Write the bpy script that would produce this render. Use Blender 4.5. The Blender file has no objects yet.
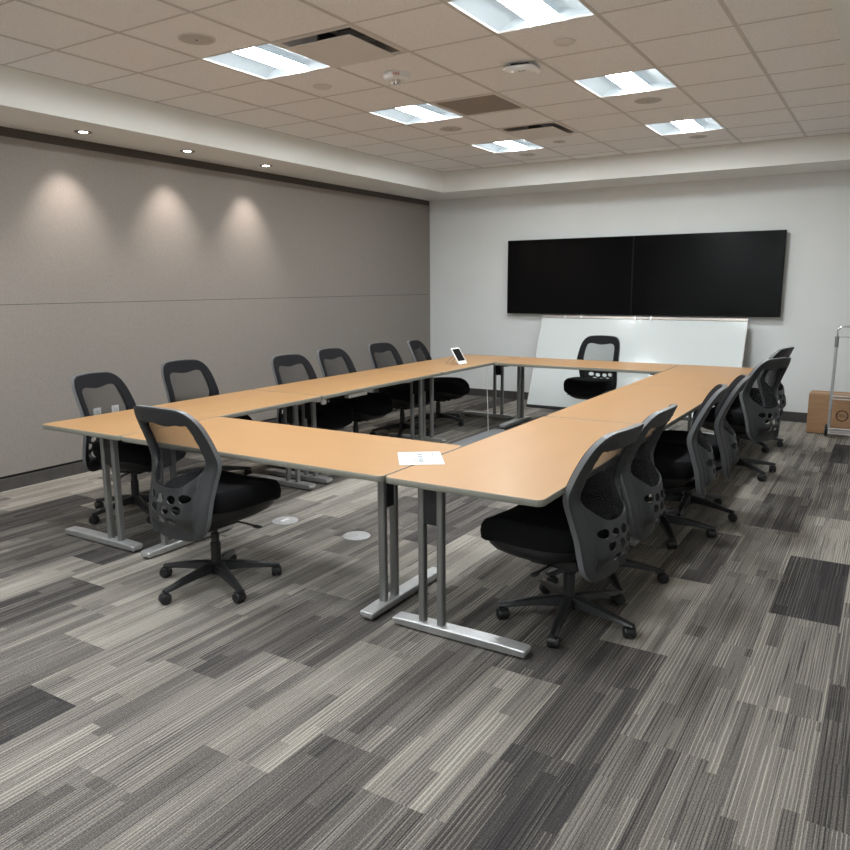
import bpy, bmesh, math, random
from mathutils import Vector, Matrix

S = bpy.context.scene
COL = S.collection
PI = math.pi

# ------------------------------------------------------------------ camera, world, exposure
camd = bpy.data.cameras.new('camera')
cam = bpy.data.objects.new('camera', camd)
COL.objects.link(cam)
S.camera = cam
camd.sensor_width = 36.0
camd.lens = 752.628 / 850.0 * 36.0
camd.clip_start = 0.05
cr = Vector((0.8506372, 0.5257157, -0.0062723))
cu = Vector((-0.0904281, 0.1580491, 0.9832819))
cf = Vector((-0.5179181, 0.8358489, -0.1819820))
m = Matrix((cr, cu, -cf)).transposed().to_4x4()
m.translation = Vector((0, 0, 1.571))
cam.matrix_world = m

world = bpy.data.worlds.new('world')
S.world = world
world.use_nodes = True
world.node_tree.nodes['Background'].inputs[0].default_value = (0.8, 0.85, 0.9, 1)
world.node_tree.nodes['Background'].inputs[1].default_value = 0.05
S.view_settings.view_transform = 'Standard'
S.view_settings.look = 'None'
S.view_settings.exposure = 0.66
S.view_settings.gamma = 1.0
S.view_settings.use_curve_mapping = False

TROFFER_POWER = 60.0     # emission of the bright centre lens
SPOT_POWER = 30.0

# ------------------------------------------------------------------ measures of the room
WX, WY, ZC, ZS = -5.84, 9.59, 3.024, 2.769
BX, BY, RX = -5.176, 8.827, -0.36
EX, FY = 1.25, -2.3
GX, GY, G = -3.971, 4.286, 0.6096
TZ = 0.737

# ------------------------------------------------------------------ materials
def mat(name, col, rough=0.5, metal=0.0, spec=0.5, emit=None, estr=0.0, coat=0.0):
    mt = bpy.data.materials.new(name)
    mt.use_nodes = True
    b = mt.node_tree.nodes['Principled BSDF']
    b.inputs['Base Color'].default_value = (*col, 1)
    b.inputs['Roughness'].default_value = rough
    b.inputs['Metallic'].default_value = metal
    b.inputs['Specular IOR Level'].default_value = spec
    b.inputs['Coat Weight'].default_value = coat
    if emit:
        b.inputs['Emission Color'].default_value = (*emit, 1)
        b.inputs['Emission Strength'].default_value = estr
    return mt

def nodes(mt):
    nt = mt.node_tree
    return nt, nt.nodes, nt.links, nt.nodes['Principled BSDF']

def vary(mt, c1, c2, scale, detail=3, stretch=(1, 1, 1), bump=0.0, bscale=None, lo=0.35, hi=0.65):
    """noise mix of two colours plus optional bump, object coordinates"""
    nt, N, L, b = nodes(mt)
    tc = N.new('ShaderNodeTexCoord')
    mp = N.new('ShaderNodeMapping')
    mp.inputs['Scale'].default_value = stretch
    L.new(tc.outputs['Object'], mp.inputs['Vector'])
    n = N.new('ShaderNodeTexNoise')
    n.inputs['Scale'].default_value = scale
    n.inputs['Detail'].default_value = detail
    L.new(mp.outputs[0], n.inputs['Vector'])
    r = N.new('ShaderNodeValToRGB')
    r.color_ramp.elements[0].position = lo
    r.color_ramp.elements[1].position = hi
    r.color_ramp.elements[0].color = (*c1, 1)
    r.color_ramp.elements[1].color = (*c2, 1)
    L.new(n.outputs[0], r.inputs[0])
    L.new(r.outputs[0], b.inputs['Base Color'])
    if bump:
        n2 = N.new('ShaderNodeTexNoise')
        n2.inputs['Scale'].default_value = bscale or scale
        n2.inputs['Detail'].default_value = 2
        L.new(mp.outputs[0], n2.inputs['Vector'])
        bp = N.new('ShaderNodeBump')
        bp.inputs['Strength'].default_value = bump
        bp.inputs['Distance'].default_value = 0.003
        L.new(n2.outputs[0], bp.inputs['Height'])
        L.new(bp.outputs[0], b.inputs['Normal'])
    return mt

M = {}
M['white_wall'] = vary(mat('white_wall_paint', (0.78, 0.80, 0.795), 0.75), (0.77, 0.79, 0.785), (0.80, 0.82, 0.815), 1.5, bump=0.08, bscale=220)
M['soffit'] = vary(mat('soffit_paint', (0.66, 0.67, 0.64), 0.8), (0.81, 0.82, 0.79), (0.84, 0.85, 0.82), 1.2)
M['fabric_wall'] = vary(mat('taupe_wall_fabric', (0.27, 0.235, 0.205), 0.9), (0.235, 0.21, 0.188), (0.268, 0.24, 0.216), 160, stretch=(1, 1, 0.5), bump=0.25, bscale=420)
M['taupe_band'] = mat('dark_taupe_band', (0.075, 0.062, 0.055), 0.8)
M['reveal'] = mat('dark_reveal', (0.015, 0.014, 0.014), 0.8)
M['base'] = vary(mat('baseboard_vinyl', (0.06, 0.055, 0.053), 0.55), (0.055, 0.05, 0.048), (0.068, 0.062, 0.06), 12)
M['tile'] = vary(mat('ceiling_tile', (0.62, 0.56, 0.52), 0.95), (0.79, 0.785, 0.79), (0.89, 0.885, 0.89), 95, detail=4, bump=0.4, bscale=120, lo=0.3, hi=0.55)
M['tbar'] = mat('ceiling_grid_paint', (0.60, 0.58, 0.56), 0.6)
M['lens'] = mat('troffer_lens', (0.9, 0.9, 0.9), 0.5, emit=(0.93, 0.98, 1.0), estr=TROFFER_POWER)
M['wing'] = mat('troffer_wing_glow', (0.26, 0.28, 0.29), 0.6, emit=(0.72, 0.90, 1.0), estr=0.26)  # weak glow added to wings and tray in place of reflected lens light
M['white_metal'] = mat('white_metal', (0.7, 0.68, 0.66), 0.5)
M['white_plastic'] = mat('white_plastic', (0.86, 0.86, 0.85), 0.35)
M['grille'] = mat('speaker_grille', (0.50, 0.48, 0.46), 0.6)
M['dark'] = mat('dark_void', (0.02, 0.02, 0.022), 0.8)
M['vent_in'] = mat('vent_inner_metal', (0.36, 0.33, 0.31), 0.6)
M['chrome'] = mat('chrome', (0.7, 0.7, 0.7), 0.18, 1.0)
M['silver'] = vary(mat('silver_paint', (0.5, 0.5, 0.5), 0.38, 0.6), (0.54, 0.54, 0.545), (0.6, 0.6, 0.6), 30)
M['post'] = mat('grey_post_paint', (0.25, 0.25, 0.245), 0.38, 0.6)
M['black_metal'] = mat('black_metal', (0.012, 0.012, 0.013), 0.5)
M['edge'] = mat('grey_edge_band', (0.23, 0.225, 0.19), 0.42)
M['laminate'] = vary(mat('maple_laminate', (0.7, 0.42, 0.2), 0.38), (0.435, 0.240, 0.100), (0.475, 0.265, 0.117), 5.0, detail=5, stretch=(1, 0.16, 1), lo=0.3, hi=0.7)
M['laminate_x'] = vary(mat('maple_laminate_crosswise', (0.7, 0.42, 0.2), 0.38), (0.435, 0.240, 0.100), (0.475, 0.265, 0.117), 5.0, detail=5, stretch=(0.16, 1, 1), lo=0.3, hi=0.7)
M['under'] = mat('tabletop_underside', (0.05, 0.045, 0.04), 0.8)
M['frame_grey'] = mat('charcoal_plastic', (0.027, 0.028, 0.030), 0.45)
M['black_plastic'] = mat('black_plastic', (0.014, 0.014, 0.015), 0.42)
M['seat_fabric'] = vary(mat('black_seat_fabric', (0.008, 0.008, 0.009), 0.95, spec=0.15), (0.006, 0.006, 0.007), (0.012, 0.012, 0.013), 300, bump=0.3, bscale=500)
M['border_fabric'] = mat('black_border_fabric', (0.011, 0.011, 0.013), 0.85, spec=0.15)
M['rim'] = mat('lit_frame_rim', (0.15, 0.155, 0.163), 0.4)  # frame's outer edge painted lighter: overhead light put into the colour
M['wheel'] = mat('caster_rubber', (0.012, 0.012, 0.013), 0.45)
M['screen'] = mat('screen_glass', (0.002, 0.002, 0.0025), 0.12, spec=0.18)
M['bezel'] = mat('screen_bezel', (0.005, 0.005, 0.005), 0.6, spec=0.2)
M['board'] = mat('whiteboard_surface', (0.70, 0.745, 0.74), 0.16, spec=0.5)
M['board_rail'] = mat('board_rail', (0.42, 0.38, 0.34), 0.4, 0.3)
M['paper'] = mat('paper', (0.60, 0.62, 0.64), 0.7)
M['ink'] = mat('grey_ink', (0.35, 0.36, 0.38), 0.8)
M['red'] = mat('red_print', (0.5, 0.04, 0.03), 0.6)
M['card'] = vary(mat('brown_cardboard', (0.40, 0.23, 0.125), 0.85), (0.38, 0.215, 0.115), (0.42, 0.245, 0.135), 8, stretch=(1, 1, 6))
M['card_ink'] = mat('carton_print', (0.06, 0.03, 0.02), 0.8)
M['tape'] = mat('carton_tape', (0.46, 0.30, 0.17), 0.4)
M['cable'] = mat('pale_cable', (0.5, 0.5, 0.48), 0.5)
M['floor_lid'] = vary(mat('floor_lid_metal', (0.42, 0.42, 0.42), 0.5), (0.38, 0.38, 0.38), (0.46, 0.46, 0.46), 40)
M['ramp'] = mat('cable_cover_grey', (0.17, 0.175, 0.18), 0.6)
M['spotlens'] = mat('downlight_lens', (0.9, 0.9, 0.9), 0.4, emit=(1.0, 0.93, 0.84), estr=18)
M['lug'] = mat('grey_clip', (0.33, 0.31, 0.28), 0.5)

# see-through black mesh of the chair backs
mm = mat('black_back_mesh', (0.02, 0.02, 0.022), 0.8, spec=0.2)
nt, N, L, b = nodes(mm)
tr = N.new('ShaderNodeBsdfTransparent')
mx = N.new('ShaderNodeMixShader')
lw_ = N.new('ShaderNodeLayerWeight'); lw_.inputs['Blend'].default_value = 0.5
def mnode(op, a, b_):
    n = N.new('ShaderNodeMath'); n.operation = op
    for i, v in enumerate((a, b_)):
        if isinstance(v, (int, float)): n.inputs[i].default_value = v
        else: L.new(v, n.inputs[i])
    return n.outputs[0]
cosv = mnode('MAXIMUM', mnode('SUBTRACT', 1.0, lw_.outputs['Facing']), 0.08)
L.new(mnode('SUBTRACT', 1.0, mnode('POWER', 0.76, mnode('DIVIDE', 1.0, cosv))), mx.inputs[0])   # slanted views cross more thread
out = N['Material Output']
L.new(tr.outputs[0], mx.inputs[1])
L.new(b.outputs[0], mx.inputs[2])
L.new(mx.outputs[0], out.inputs[0])
M['mesh'] = mm

# carpet: tone and seed come from the plank (attribute), pinstripes from noise along the plank
def carpet():
    mt = mat('striped_plank_carpet', (0.2, 0.19, 0.18), 0.95, spec=0.12)
    nt, N, L, b = nodes(mt)
    at = N.new('ShaderNodeAttribute'); at.attribute_name = 'plank'
    sep = N.new('ShaderNodeSeparateColor')
    L.new(at.outputs['Color'], sep.inputs[0])
    tone, seed, warm = sep.outputs[0], sep.outputs[1], sep.outputs[2]
    tc = N.new('ShaderNodeTexCoord')
    sx = N.new('ShaderNodeSeparateXYZ')
    L.new(tc.outputs['Object'], sx.inputs[0])
    def math_(op, a, bb=None, c=None):
        n = N.new('ShaderNodeMath'); n.operation = op
        for i, v in enumerate((a, bb, c)):
            if v is None: continue
            if isinstance(v, (int, float)): n.inputs[i].default_value = v
            else: L.new(v, n.inputs[i])
        return n.outputs[0]
    X, Y = sx.outputs[0], sx.outputs[1]
    s100 = math_('MULTIPLY', seed, 91.7)
    # blocks inside the plank: columns 5 cm wide, broken lengthwise
    bx = math_('FLOOR', math_('ADD', math_('MULTIPLY', X, 1 / 0.0508), s100))
    w1 = N.new('ShaderNodeTexWhiteNoise'); w1.noise_dimensions = '1D'
    L.new(bx, w1.inputs['W'])
    by = math_('FLOOR', math_('ADD', math_('MULTIPLY', Y, 1.4), math_('MULTIPLY', w1.outputs['Value'], 9.0)))
    cb = N.new('ShaderNodeCombineXYZ')
    L.new(bx, cb.inputs[0]); L.new(by, cb.inputs[1]); L.new(s100, cb.inputs[2])
    w2 = N.new('ShaderNodeTexWhiteNoise'); w2.noise_dimensions = '3D'
    L.new(cb.outputs[0], w2.inputs['Vector'])
    block = w2.outputs['Value']
    # pinstripes: period and kind differ from block to block
    sp = N.new('ShaderNodeSeparateColor'); L.new(w2.outputs['Color'], sp.inputs[0])
    per = math_('MULTIPLY_ADD', sp.outputs[0], 0.010, 0.0085)
    wob = N.new('ShaderNodeTexNoise'); wob.inputs['Scale'].default_value = 6.0
    L.new(tc.outputs['Object'], wob.inputs['Vector'])
    xx = math_('ADD', X, math_('MULTIPLY', wob.outputs[0], 0.004))
    ph = math_('FRACT', math_('ADD', math_('DIVIDE', xx, per), s100))
    duty = math_('MULTIPLY_ADD', sp.outputs[1], 0.20, 0.16)
    ln = math_('LESS_THAN', ph, duty)
    kind = sp.outputs[2]
    is_light = math_('GREATER_THAN', kind, 0.50)
    is_dark = math_('LESS_THAN', kind, 0.40)
    # irregular fine threads, one light and one dark set
    def threads(sc, th, shift):
        cs = N.new('ShaderNodeCombineXYZ')
        L.new(math_('ADD', X, shift), cs.inputs[0]); L.new(math_('MULTIPLY', Y, 0.01), cs.inputs[1]); L.new(s100, cs.inputs[2])
        n = N.new('ShaderNodeTexNoise'); n.inputs['Scale'].default_value = sc; n.inputs['Detail'].default_value = 0
        L.new(cs.outputs[0], n.inputs['Vector'])
        return math_('GREATER_THAN', n.outputs[0], th)
    tl = threads(190, 0.68, 3.7); td = threads(170, 0.67, 11.9)
    # tuft grain
    gr = N.new('ShaderNodeTexNoise'); gr.inputs['Scale'].default_value = 190; gr.inputs['Detail'].default_value = 3
    L.new(tc.outputs['Object'], gr.inputs['Vector'])
    # brightness = tone + block + lines
    tone = math_('MULTIPLY_ADD', tone, 1.25, -0.145)
    v = math_('ADD', tone, math_('MULTIPLY', math_('SUBTRACT', block, 0.5), 0.17))
    v = math_('ADD', v, math_('MULTIPLY', math_('MULTIPLY', ln, is_light), 0.30))
    v = math_('SUBTRACT', v, math_('MULTIPLY', math_('MULTIPLY', ln, is_dark), 0.27))
    v = math_('SUBTRACT', math_('ADD', v, math_('MULTIPLY', tl, 0.16)), math_('MULTIPLY', td, 0.20))
    v = math_('ADD', v, math_('MULTIPLY', math_('SUBTRACT', gr.outputs[0], 0.5), 0.70))
    rp = N.new('ShaderNodeValToRGB')
    e = rp.color_ramp.elements
    e[0].position = 0.0; e[0].color = (0.028, 0.026, 0.027, 1)
    e[1].position = 1.0; e[1].color = (0.46, 0.43, 0.37, 1)
    k = e.new(0.35); k.color = (0.092, 0.083, 0.079, 1)
    k = e.new(0.7); k.color = (0.26, 0.238, 0.208, 1)
    L.new(v, rp.inputs[0])
    L.new(rp.outputs[0], b.inputs['Base Color'])
    bp = N.new('ShaderNodeBump'); bp.inputs['Strength'].default_value = 0.35; bp.inputs['Distance'].default_value = 0.003
    L.new(math_('ADD', gr.outputs[0], math_('MULTIPLY', ln, 0.3)), bp.inputs['Height'])
    L.new(bp.outputs[0], b.inputs['Normal'])
    return mt
M['carpet'] = carpet()

# ------------------------------------------------------------------ mesh helpers
class MB:
    def __init__(s): s.v = []; s.f = []; s.mi = []; s.cur = 0
    def add(s, verts, faces):
        o = len(s.v); s.v += [tuple(v) for v in verts]
        for f in faces: s.f.append(tuple(i + o for i in f)); s.mi.append(s.cur)
        return s
    def box(s, x0, x1, y0, y1, z0, z1):
        v = [(x, y, z) for z in (z0, z1) for y in (y0, y1) for x in (x0, x1)]
        return s.add(v, [(0, 2, 3, 1), (4, 5, 7, 6), (0, 1, 5, 4), (2, 6, 7, 3), (0, 4, 6, 2), (1, 3, 7, 5)])
    def quad(s, a, b, c, d): return s.add([a, b, c, d], [(0, 1, 2, 3)])
    def lathe(s, prof, n=24, c=(0, 0, 0), axis='Z', cap=True):
        vs = []; fs = []
        for (r, h) in prof:
            for i in range(n):
                a = 2 * PI * i / n; x, y = r * math.cos(a), r * math.sin(a)
                p = {'Z': (x, y, h), 'X': (h, x, y), 'Y': (y, h, x)}[axis]
                vs.append((p[0] + c[0], p[1] + c[1], p[2] + c[2]))
        for k in range(len(prof) - 1):
            for i in range(n):
                j = (i + 1) % n; fs.append((k * n + i, k * n + j, (k + 1) * n + j, (k + 1) * n + i))
        if cap:
            fs.append(tuple(reversed(range(n)))); fs.append(tuple((len(prof) - 1) * n + i for i in range(n)))
        return s.add(vs, fs)
    def tube(s, pts, r, n=8):
        pts = [Vector(p) for p in pts]; vs = []; fs = []; up = Vector((0, 0, 1)); prev = None
        for i, p in enumerate(pts):
            t = (pts[min(i + 1, len(pts) - 1)] - pts[max(i - 1, 0)]).normalized()
            if prev is None:
                a = t.cross(up)
                if a.length < 1e-3: a = t.cross(Vector((1, 0, 0)))
                a.normalize()
            else: a = (prev - t * prev.dot(t)).normalized()
            prev = a; bb = t.cross(a); rr = r[i] if isinstance(r, (list, tuple)) else r
            for k in range(n):
                an = 2 * PI * k / n; vs.append(p + a * math.cos(an) * rr + bb * math.sin(an) * rr)
        for i in range(len(pts) - 1):
            for k in range(n):
                j = (k + 1) % n; fs.append((i * n + k, i * n + j, (i + 1) * n + j, (i + 1) * n + k))
        fs.append(tuple(reversed(range(n)))); fs.append(tuple((len(pts) - 1) * n + k for k in range(n)))
        return s.add(vs, fs)
    def rings(s, rings, cap=True):
        n = len(rings[0]); vs = [v for r in rings for v in r]; fs = []
        for k in range(len(rings) - 1):
            for i in range(n):
                j = (i + 1) % n; fs.append((k * n + i, k * n + j, (k + 1) * n + j, (k + 1) * n + i))
        if cap:
            fs.append(tuple(reversed(range(n)))); fs.append(tuple((len(rings) - 1) * n + i for i in range(n)))
        return s.add(vs, fs)
    def xf(s, mtx, start=0):
        for i in range(start, len(s.v)): s.v[i] = tuple(mtx @ Vector(s.v[i]))
        return s
    def build(s, name, mats, parent=None, smooth=False, bevel=0, fix=True, seg=2):
        me = bpy.data.meshes.new(name)
        me.from_pydata([tuple(v) for v in s.v], [], s.f)
        mats = mats if isinstance(mats, (list, tuple)) else [mats]
        for x in mats: me.materials.append(x)
        for p, k in zip(me.polygons, s.mi): p.material_index = k
        bm = bmesh.new(); bm.from_mesh(me)
        if fix: bmesh.ops.recalc_face_normals(bm, faces=bm.faces)
        if bevel:
            ed = [e for e in bm.edges if len(e.link_faces) == 2 and e.calc_face_angle(0) > 0.6]
            bmesh.ops.bevel(bm, geom=ed, offset=bevel, segments=seg, affect='EDGES', profile=0.6, clamp_overlap=True)
        if smooth:
            for f in bm.faces: f.smooth = True
            for e in bm.edges:
                if len(e.link_faces) == 2 and e.calc_face_angle(0) > 0.7: e.smooth = False
        bm.to_mesh(me); bm.free(); me.update()
        o = bpy.data.objects.new(name, me); COL.objects.link(o)
        if parent: o.parent = parent
        return o

def empty(name, loc=(0, 0, 0), rz=0.0):
    o = bpy.data.objects.new(name, None); COL.objects.link(o)
    o.empty_display_size = 0.1
    o.location = loc; o.rotation_euler = (0, 0, rz); return o
def tag(o, label, cat, group=None):
    o['label'] = label; o['category'] = cat
    if group: o['group'] = group
    return o
def struct(o): o['kind'] = 'structure'; return o
def copy_tree(o, parent=None):
    c = o.copy(); COL.objects.link(c)
    if parent: c.parent = parent
    for ch in list(o.children): copy_tree(ch, c)
    return c
def round_rect(w, d, r, n=6):
    pts = []
    for cx, cy, a0 in ((w / 2 - r, d / 2 - r, 0), (-w / 2 + r, d / 2 - r, 90), (-w / 2 + r, -d / 2 + r, 180), (w / 2 - r, -d / 2 + r, 270)):
        for i in range(n + 1):
            a = math.radians(a0 + 90 * i / n); pts.append((cx + r * math.cos(a), cy + r * math.sin(a)))
    return pts
def text_obj(s, size, material, name, parent, loc, rot, depth=0.0006):
    cu_ = bpy.data.curves.new(name, 'FONT'); cu_.body = s; cu_.size = size; cu_.extrude = depth
    cu_.align_x = 'CENTER'; cu_.align_y = 'CENTER'
    t = bpy.data.objects.new('tmp_text', cu_); COL.objects.link(t)
    dg = bpy.context.evaluated_depsgraph_get()
    me = bpy.data.meshes.new_from_object(t.evaluated_get(dg))
    bpy.data.objects.remove(t)
    me.materials.clear(); me.materials.append(material)
    o = bpy.data.objects.new(name, me); COL.objects.link(o); o.parent = parent
    o.location = loc; o.rotation_euler = rot
    return o

# ------------------------------------------------------------------ floor
random.seed(11)
PW, PL = 0.3048, 0.9144
known = {0: .132, 1: .60, 2: .35, 3: .80, 4: .05, 5: .70, 6: .40, 7: .12, 8: .62, 9: .05, 10: .27, 11: .49, 12: .69, -1: .45, 13: .9, 14: .2, 15: .45, 16: .62, 17: .1, 18: .3}
tones = {}     # (column, row) -> tone override
def tone_of(k, j):
    if (k, j) in TONE: return TONE[(k, j)]
    return random.choice((0.30, 0.40, 0.46, 0.52, 0.58, 0.64, 0.70))
TONE = {(12, 1): 0.62, (13, 1): 0.43, (11, 2): 0.66, (11, 1): 0.32, (10, 2): 0.62, (10, 1): 0.5, (9, 1): 0.5, (8, 0): 0.2, (8, 1): 0.51, (7, 1): 0.54, (7, 2): 0.4, (6, 1): 0.54, (6, 0): 0.47, (5, 1): 0.59, (4, 1): 0.38, (4, 2): 0.47, (3, 1): 0.6, (3, 0): 0.47, (2, 1): 0.27, (2, 2): 0.35, (3, 2): 0.36, (1, 2): 0.52, (1, 3): 0.57, (0, 3): 0.57, (0, 4): 0.2, (0, 2): 0.55, (-1, 2): 0.4, (-1, 1): 0.5, (1, 1): 0.51, (0, 8): 0.25, (2, 8): 0.6, (1, 7): 0.55, (2, 6): 0.68, (3, 6): 0.5, (1, 5): 0.42, (0, 6): 0.5, (2, 5): 0.62, (1, 4): 0.58, (2, 4): 0.4, (0, 5): 0.68, (18, 3): 0.7, (17, 3): 0.7, (15, 2): 0.4, (10, 3): 0.53, (12, 3): 0.47, (8, 2): 0.56, (9, 3): 0.55, (11, 4): 0.64, (11, 3): 0.48, (10, 4): 0.62, (9, 4): 0.4, (8, 3): 0.45}
fb = MB(); cols = []
x_hi = -0.088
for k in range(-5, 20):
    xa, xb = x_hi - PW * (k + 1), x_hi - PW * k
    xa, xb = max(xa, WX), min(xb, EX)
    if xb <= xa: continue
    off = known.get(k, random.random() * PL)
    for j in range(-4, 12):
        ya, yb = max(off + PL * j, FY), min(off + PL * (j + 1), WY)
        if yb <= ya: continue
        fb.quad((xa, ya, 0), (xb, ya, 0), (xb, yb, 0), (xa, yb, 0))
        cols.append((tone_of(k, j), random.random(), random.random()))
floor = fb.build('floor', M['carpet'], fix=False)
att = floor.data.color_attributes.new('plank', 'FLOAT_COLOR', 'CORNER')
for p_, c_ in zip(floor.data.polygons, cols):
    for li in p_.loop_indices: att.data[li].color = (*c_, 1)
struct(floor)
struct(MB().box(WX - .1, EX + .1, FY - .1, WY + .1, -0.12, -0.004).build('trim_1', M['dark']))

# ------------------------------------------------------------------ walls
struct(MB().box(WX - .14, EX + .14, WY, WY + .12, 0, ZC + .1).build('wall_back', M['white_wall']))
struct(MB().box(EX, EX + .12, FY, WY, 0, ZC + .1).build('wall_right', M['white_wall']))
struct(MB().box(WX - .14, EX + .14, FY - .12, FY, 0, ZC + .1).build('wall_front', M['white_wall']))
wl = struct(MB().box(WX - .14, WX - .014, FY, WY, 0, ZC + .1).build('wall_left', M['reveal']))
ps = MB()
ps.box(WX - .014, WX, FY, WY, 0.118, 1.4445); ps.box(WX - .014, WX, FY, WY, 1.4485, 2.70)
ps.build('wall_fabric', M['fabric_wall'], wl)
MB().box(WX - .014, WX - .003, FY, WY, 2.704, 2.78).build('wall_band', M['taupe_band'], wl)
struct(MB().box(WX - .013, WX + .004, FY, WY, 0, 0.098).build('baseboard_left', M['base'], bevel=.003))
struct(MB().box(WX + .005, EX, WY - .010, WY, 0, 0.102).build('baseboard_back', M['base'], bevel=.003))
struct(MB().box(EX - .010, EX, FY, WY, 0, 0.102).build('baseboard_right', M['base'], bevel=.003))

# soffits around the raised tile ceiling
struct(MB().box(WX - .013, BX, FY, WY, ZS, ZC + .1).build('trim_2', M['soffit']))
struct(MB().box(BX, RX, BY, WY, ZS, ZC + .1).build('trim_3', M['soffit']))
struct(MB().box(RX, EX, FY, WY, ZS, ZC + .1).build('trim_4', M['soffit']))

# ------------------------------------------------------------------ ceiling tiles with open cells
def cell(c, r): return (GX + G * c, GX + G * (c + 1), GY + G * r, GY + G * (r + 1))
LIGHTS = [(c, r) for r in (-10, -7, -4, -1, 2, 5) for c in (0, 3)]
PLAQUES = [(1, -1), (1, 4)]
GRILLES = [(1, 2)]
holes = set(LIGHTS + PLAQUES + GRILLES)
cb = MB(); gb = MB()
for c in range(-2, 6):
    for r in range(-11, 8):
        if (c, r) in holes: continue
        x0, x1, y0, y1 = cell(c, r)
        x0, x1, y0, y1 = max(x0, BX), min(x1, RX), max(y0, FY), min(y1, BY)
        if x1 - x0 < .01 or y1 - y0 < .01: continue
        cb.box(x0, x1, y0, y1, ZC, ZC + .02)
ceil = struct(cb.build('ceiling', M['tile']))
for c in range(-1, 6):
    x = GX + G * c; gb.box(x - .012, x + .012, FY, BY, ZC - .003, ZC + .0005)
for r in range(-10, 8):
    y = GY + G * r; gb.box(BX, RX, y - .007, y + .007, ZC - .0028, ZC + .0003)
gb.box(BX, BX + .018, FY, BY, ZC - .0032, ZC); gb.box(RX - .018, RX, FY, BY, ZC - .0032, ZC); gb.box(BX, RX, BY - .018, BY, ZC - .0034, ZC)
gb.build('ceiling_grid', M['tbar'], ceil)

# ------------------------------------------------------------------ troffers
def make_troffer():
    t = empty('ceiling_light')
    h = G / 2 - .012
    # housing: side skirts, top
    hb = MB()
    hb.box(-h, h, -h, h, .105, .11)
    hb.box(-h, -h + .004, -h, h, 0, .105); hb.box(h - .004, h, -h, h, 0, .105)
    hb.box(-h, h, -h, -h + .004, 0, .105); hb.box(-h, h, h - .004, h, 0, .105)
    hb.build('housing', M['white_metal'], t)
    # curved wings, one each side of the lens, with sloped end returns
    for s in (-1, 1):
        w = MB(); n = 10; vs = []; fs = []
        for i in range(n + 1):
            f = i / n; x = s * (h - .005 - f * (h - .105)); z = .006 + .045 * math.sin(f * PI / 2)
            e = .05 * f
            for y in (-h + .006 + e * 1.0, h - .006 - e * 1.0): vs.append((x, y, z))
        for i in range(n): fs.append((2 * i, 2 * i + 1, 2 * i + 3, 2 * i + 2))
        w.add(vs, fs)
        for sy in (-1, 1):   # end returns
            vs = []; fs = []
            for i in range(n + 1):
                f = i / n; x = s * (h - .005 - f * (h - .105)); z = .006 + .045 * math.sin(f * PI / 2)
                vs.append((x, sy * (h - .006 - .05 * f), z)); vs.append((x, sy * (h - .005), .004))
            for i in range(n): fs.append((2 * i, 2 * i + 1, 2 * i + 3, 2 * i + 2))
            w.add(vs, fs)
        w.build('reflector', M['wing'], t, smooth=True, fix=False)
    lb = MB(); lb.rings([[(-.1, y, .028), (-.06, y, .014), (0, y, .008), (.06, y, .014), (.1, y, .028)] for y in (-h + .008, h - .008)]); lb.build('lens', M['lens'], t)
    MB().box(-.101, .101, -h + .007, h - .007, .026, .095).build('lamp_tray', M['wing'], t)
    return t
troffer = make_troffer()
LNAMES = {(3, -1): 'large bright ceiling troffer cut by the top edge, nearest in the right row',
          (0, -1): 'ceiling troffer at upper left beside the first air diffuser',
          (0, 2): 'middle ceiling troffer of the left row beside the tan return grille',
          (3, 2): 'middle ceiling troffer of the right row between two round speakers',
          (0, 5): 'farthest ceiling troffer of the left row, just behind the second air diffuser',
          (3, 5): 'farthest ceiling troffer of the right row above the wall screens'}
for i, (c, r) in enumerate(LIGHTS):
    t = troffer if i == 0 else copy_tree(troffer)
    x0, x1, y0, y1 = cell(c, r)
    t.location = ((x0 + x1) / 2, (y0 + y1) / 2, ZC)
    tag(t, LNAMES.get((c, r), 'ceiling troffer of the %s row behind the camera, %s' % ('left' if c == 0 else 'right', {-4: 'first', -7: 'second', -10: 'last'}.get(r, ''))), 'ceiling light', 'recessed ceiling troffers')

# ------------------------------------------------------------------ air diffusers and grille
def plaque(c, r, label):
    x0, x1, y0, y1 = cell(c, r)
    t = empty('air_diffuser', ((x0 + x1) / 2, (y0 + y1) / 2, ZC)); h = G / 2 - .012
    b_ = MB(); n = 4
    # stepped flared frame rising to a neck
    rr = [(h - .025, 0), (h - .045, .02), (h - .08, .07), (.14, .09), (.13, .14)]
    fl_ = MB()
    for a in ((-h, h, -h, -h + .028), (-h, h, h - .028, h), (-h, -h + .028, -h + .028, h - .028), (h - .028, h, -h + .028, h - .028)): fl_.box(*a, -.003, .002)
    fl_.build('flange', M['tile_plate'], t)
    rings_ = [[(sx * q, sy * q, z) for sx, sy in ((-1, -1), (1, -1), (1, 1), (-1, 1))] for q, z in rr]
    b_.rings(rings_, cap=False).build('diffuser_frame', M['vent_in'], t, fix=False)
    MB().box(-.13, .13, -.13, .13, .14, .145).build('duct', M['dark'], t)
    p_ = MB(); q = h - .050
    p_.box(-q, q, -q, q, -.034, -.027)
    p_.build('face_plate', M['tile_plate'], t, bevel=.003)
    MB().box(-.006, .006, -q + .02, q - .02, -.028, .05).build('hanger', M['black_metal'], t)
    tag(t, label, 'air vent', 'square ceiling air diffusers'); return t
M['dr'] = mat('downlight_ring', (.30, .28, .26), .35, .6)
M['tile_plate'] = mat('diffuser_plate_paint', (0.70, 0.68, 0.66), 0.6)
plaque(1, -1, 'square ceiling air diffuser nearest the camera, right of the upper left troffer')
plaque(1, 4, 'smaller looking square air diffuser farther away, beside the far left row troffer')
x0, x1, y0, y1 = cell(1, 2)
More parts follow.
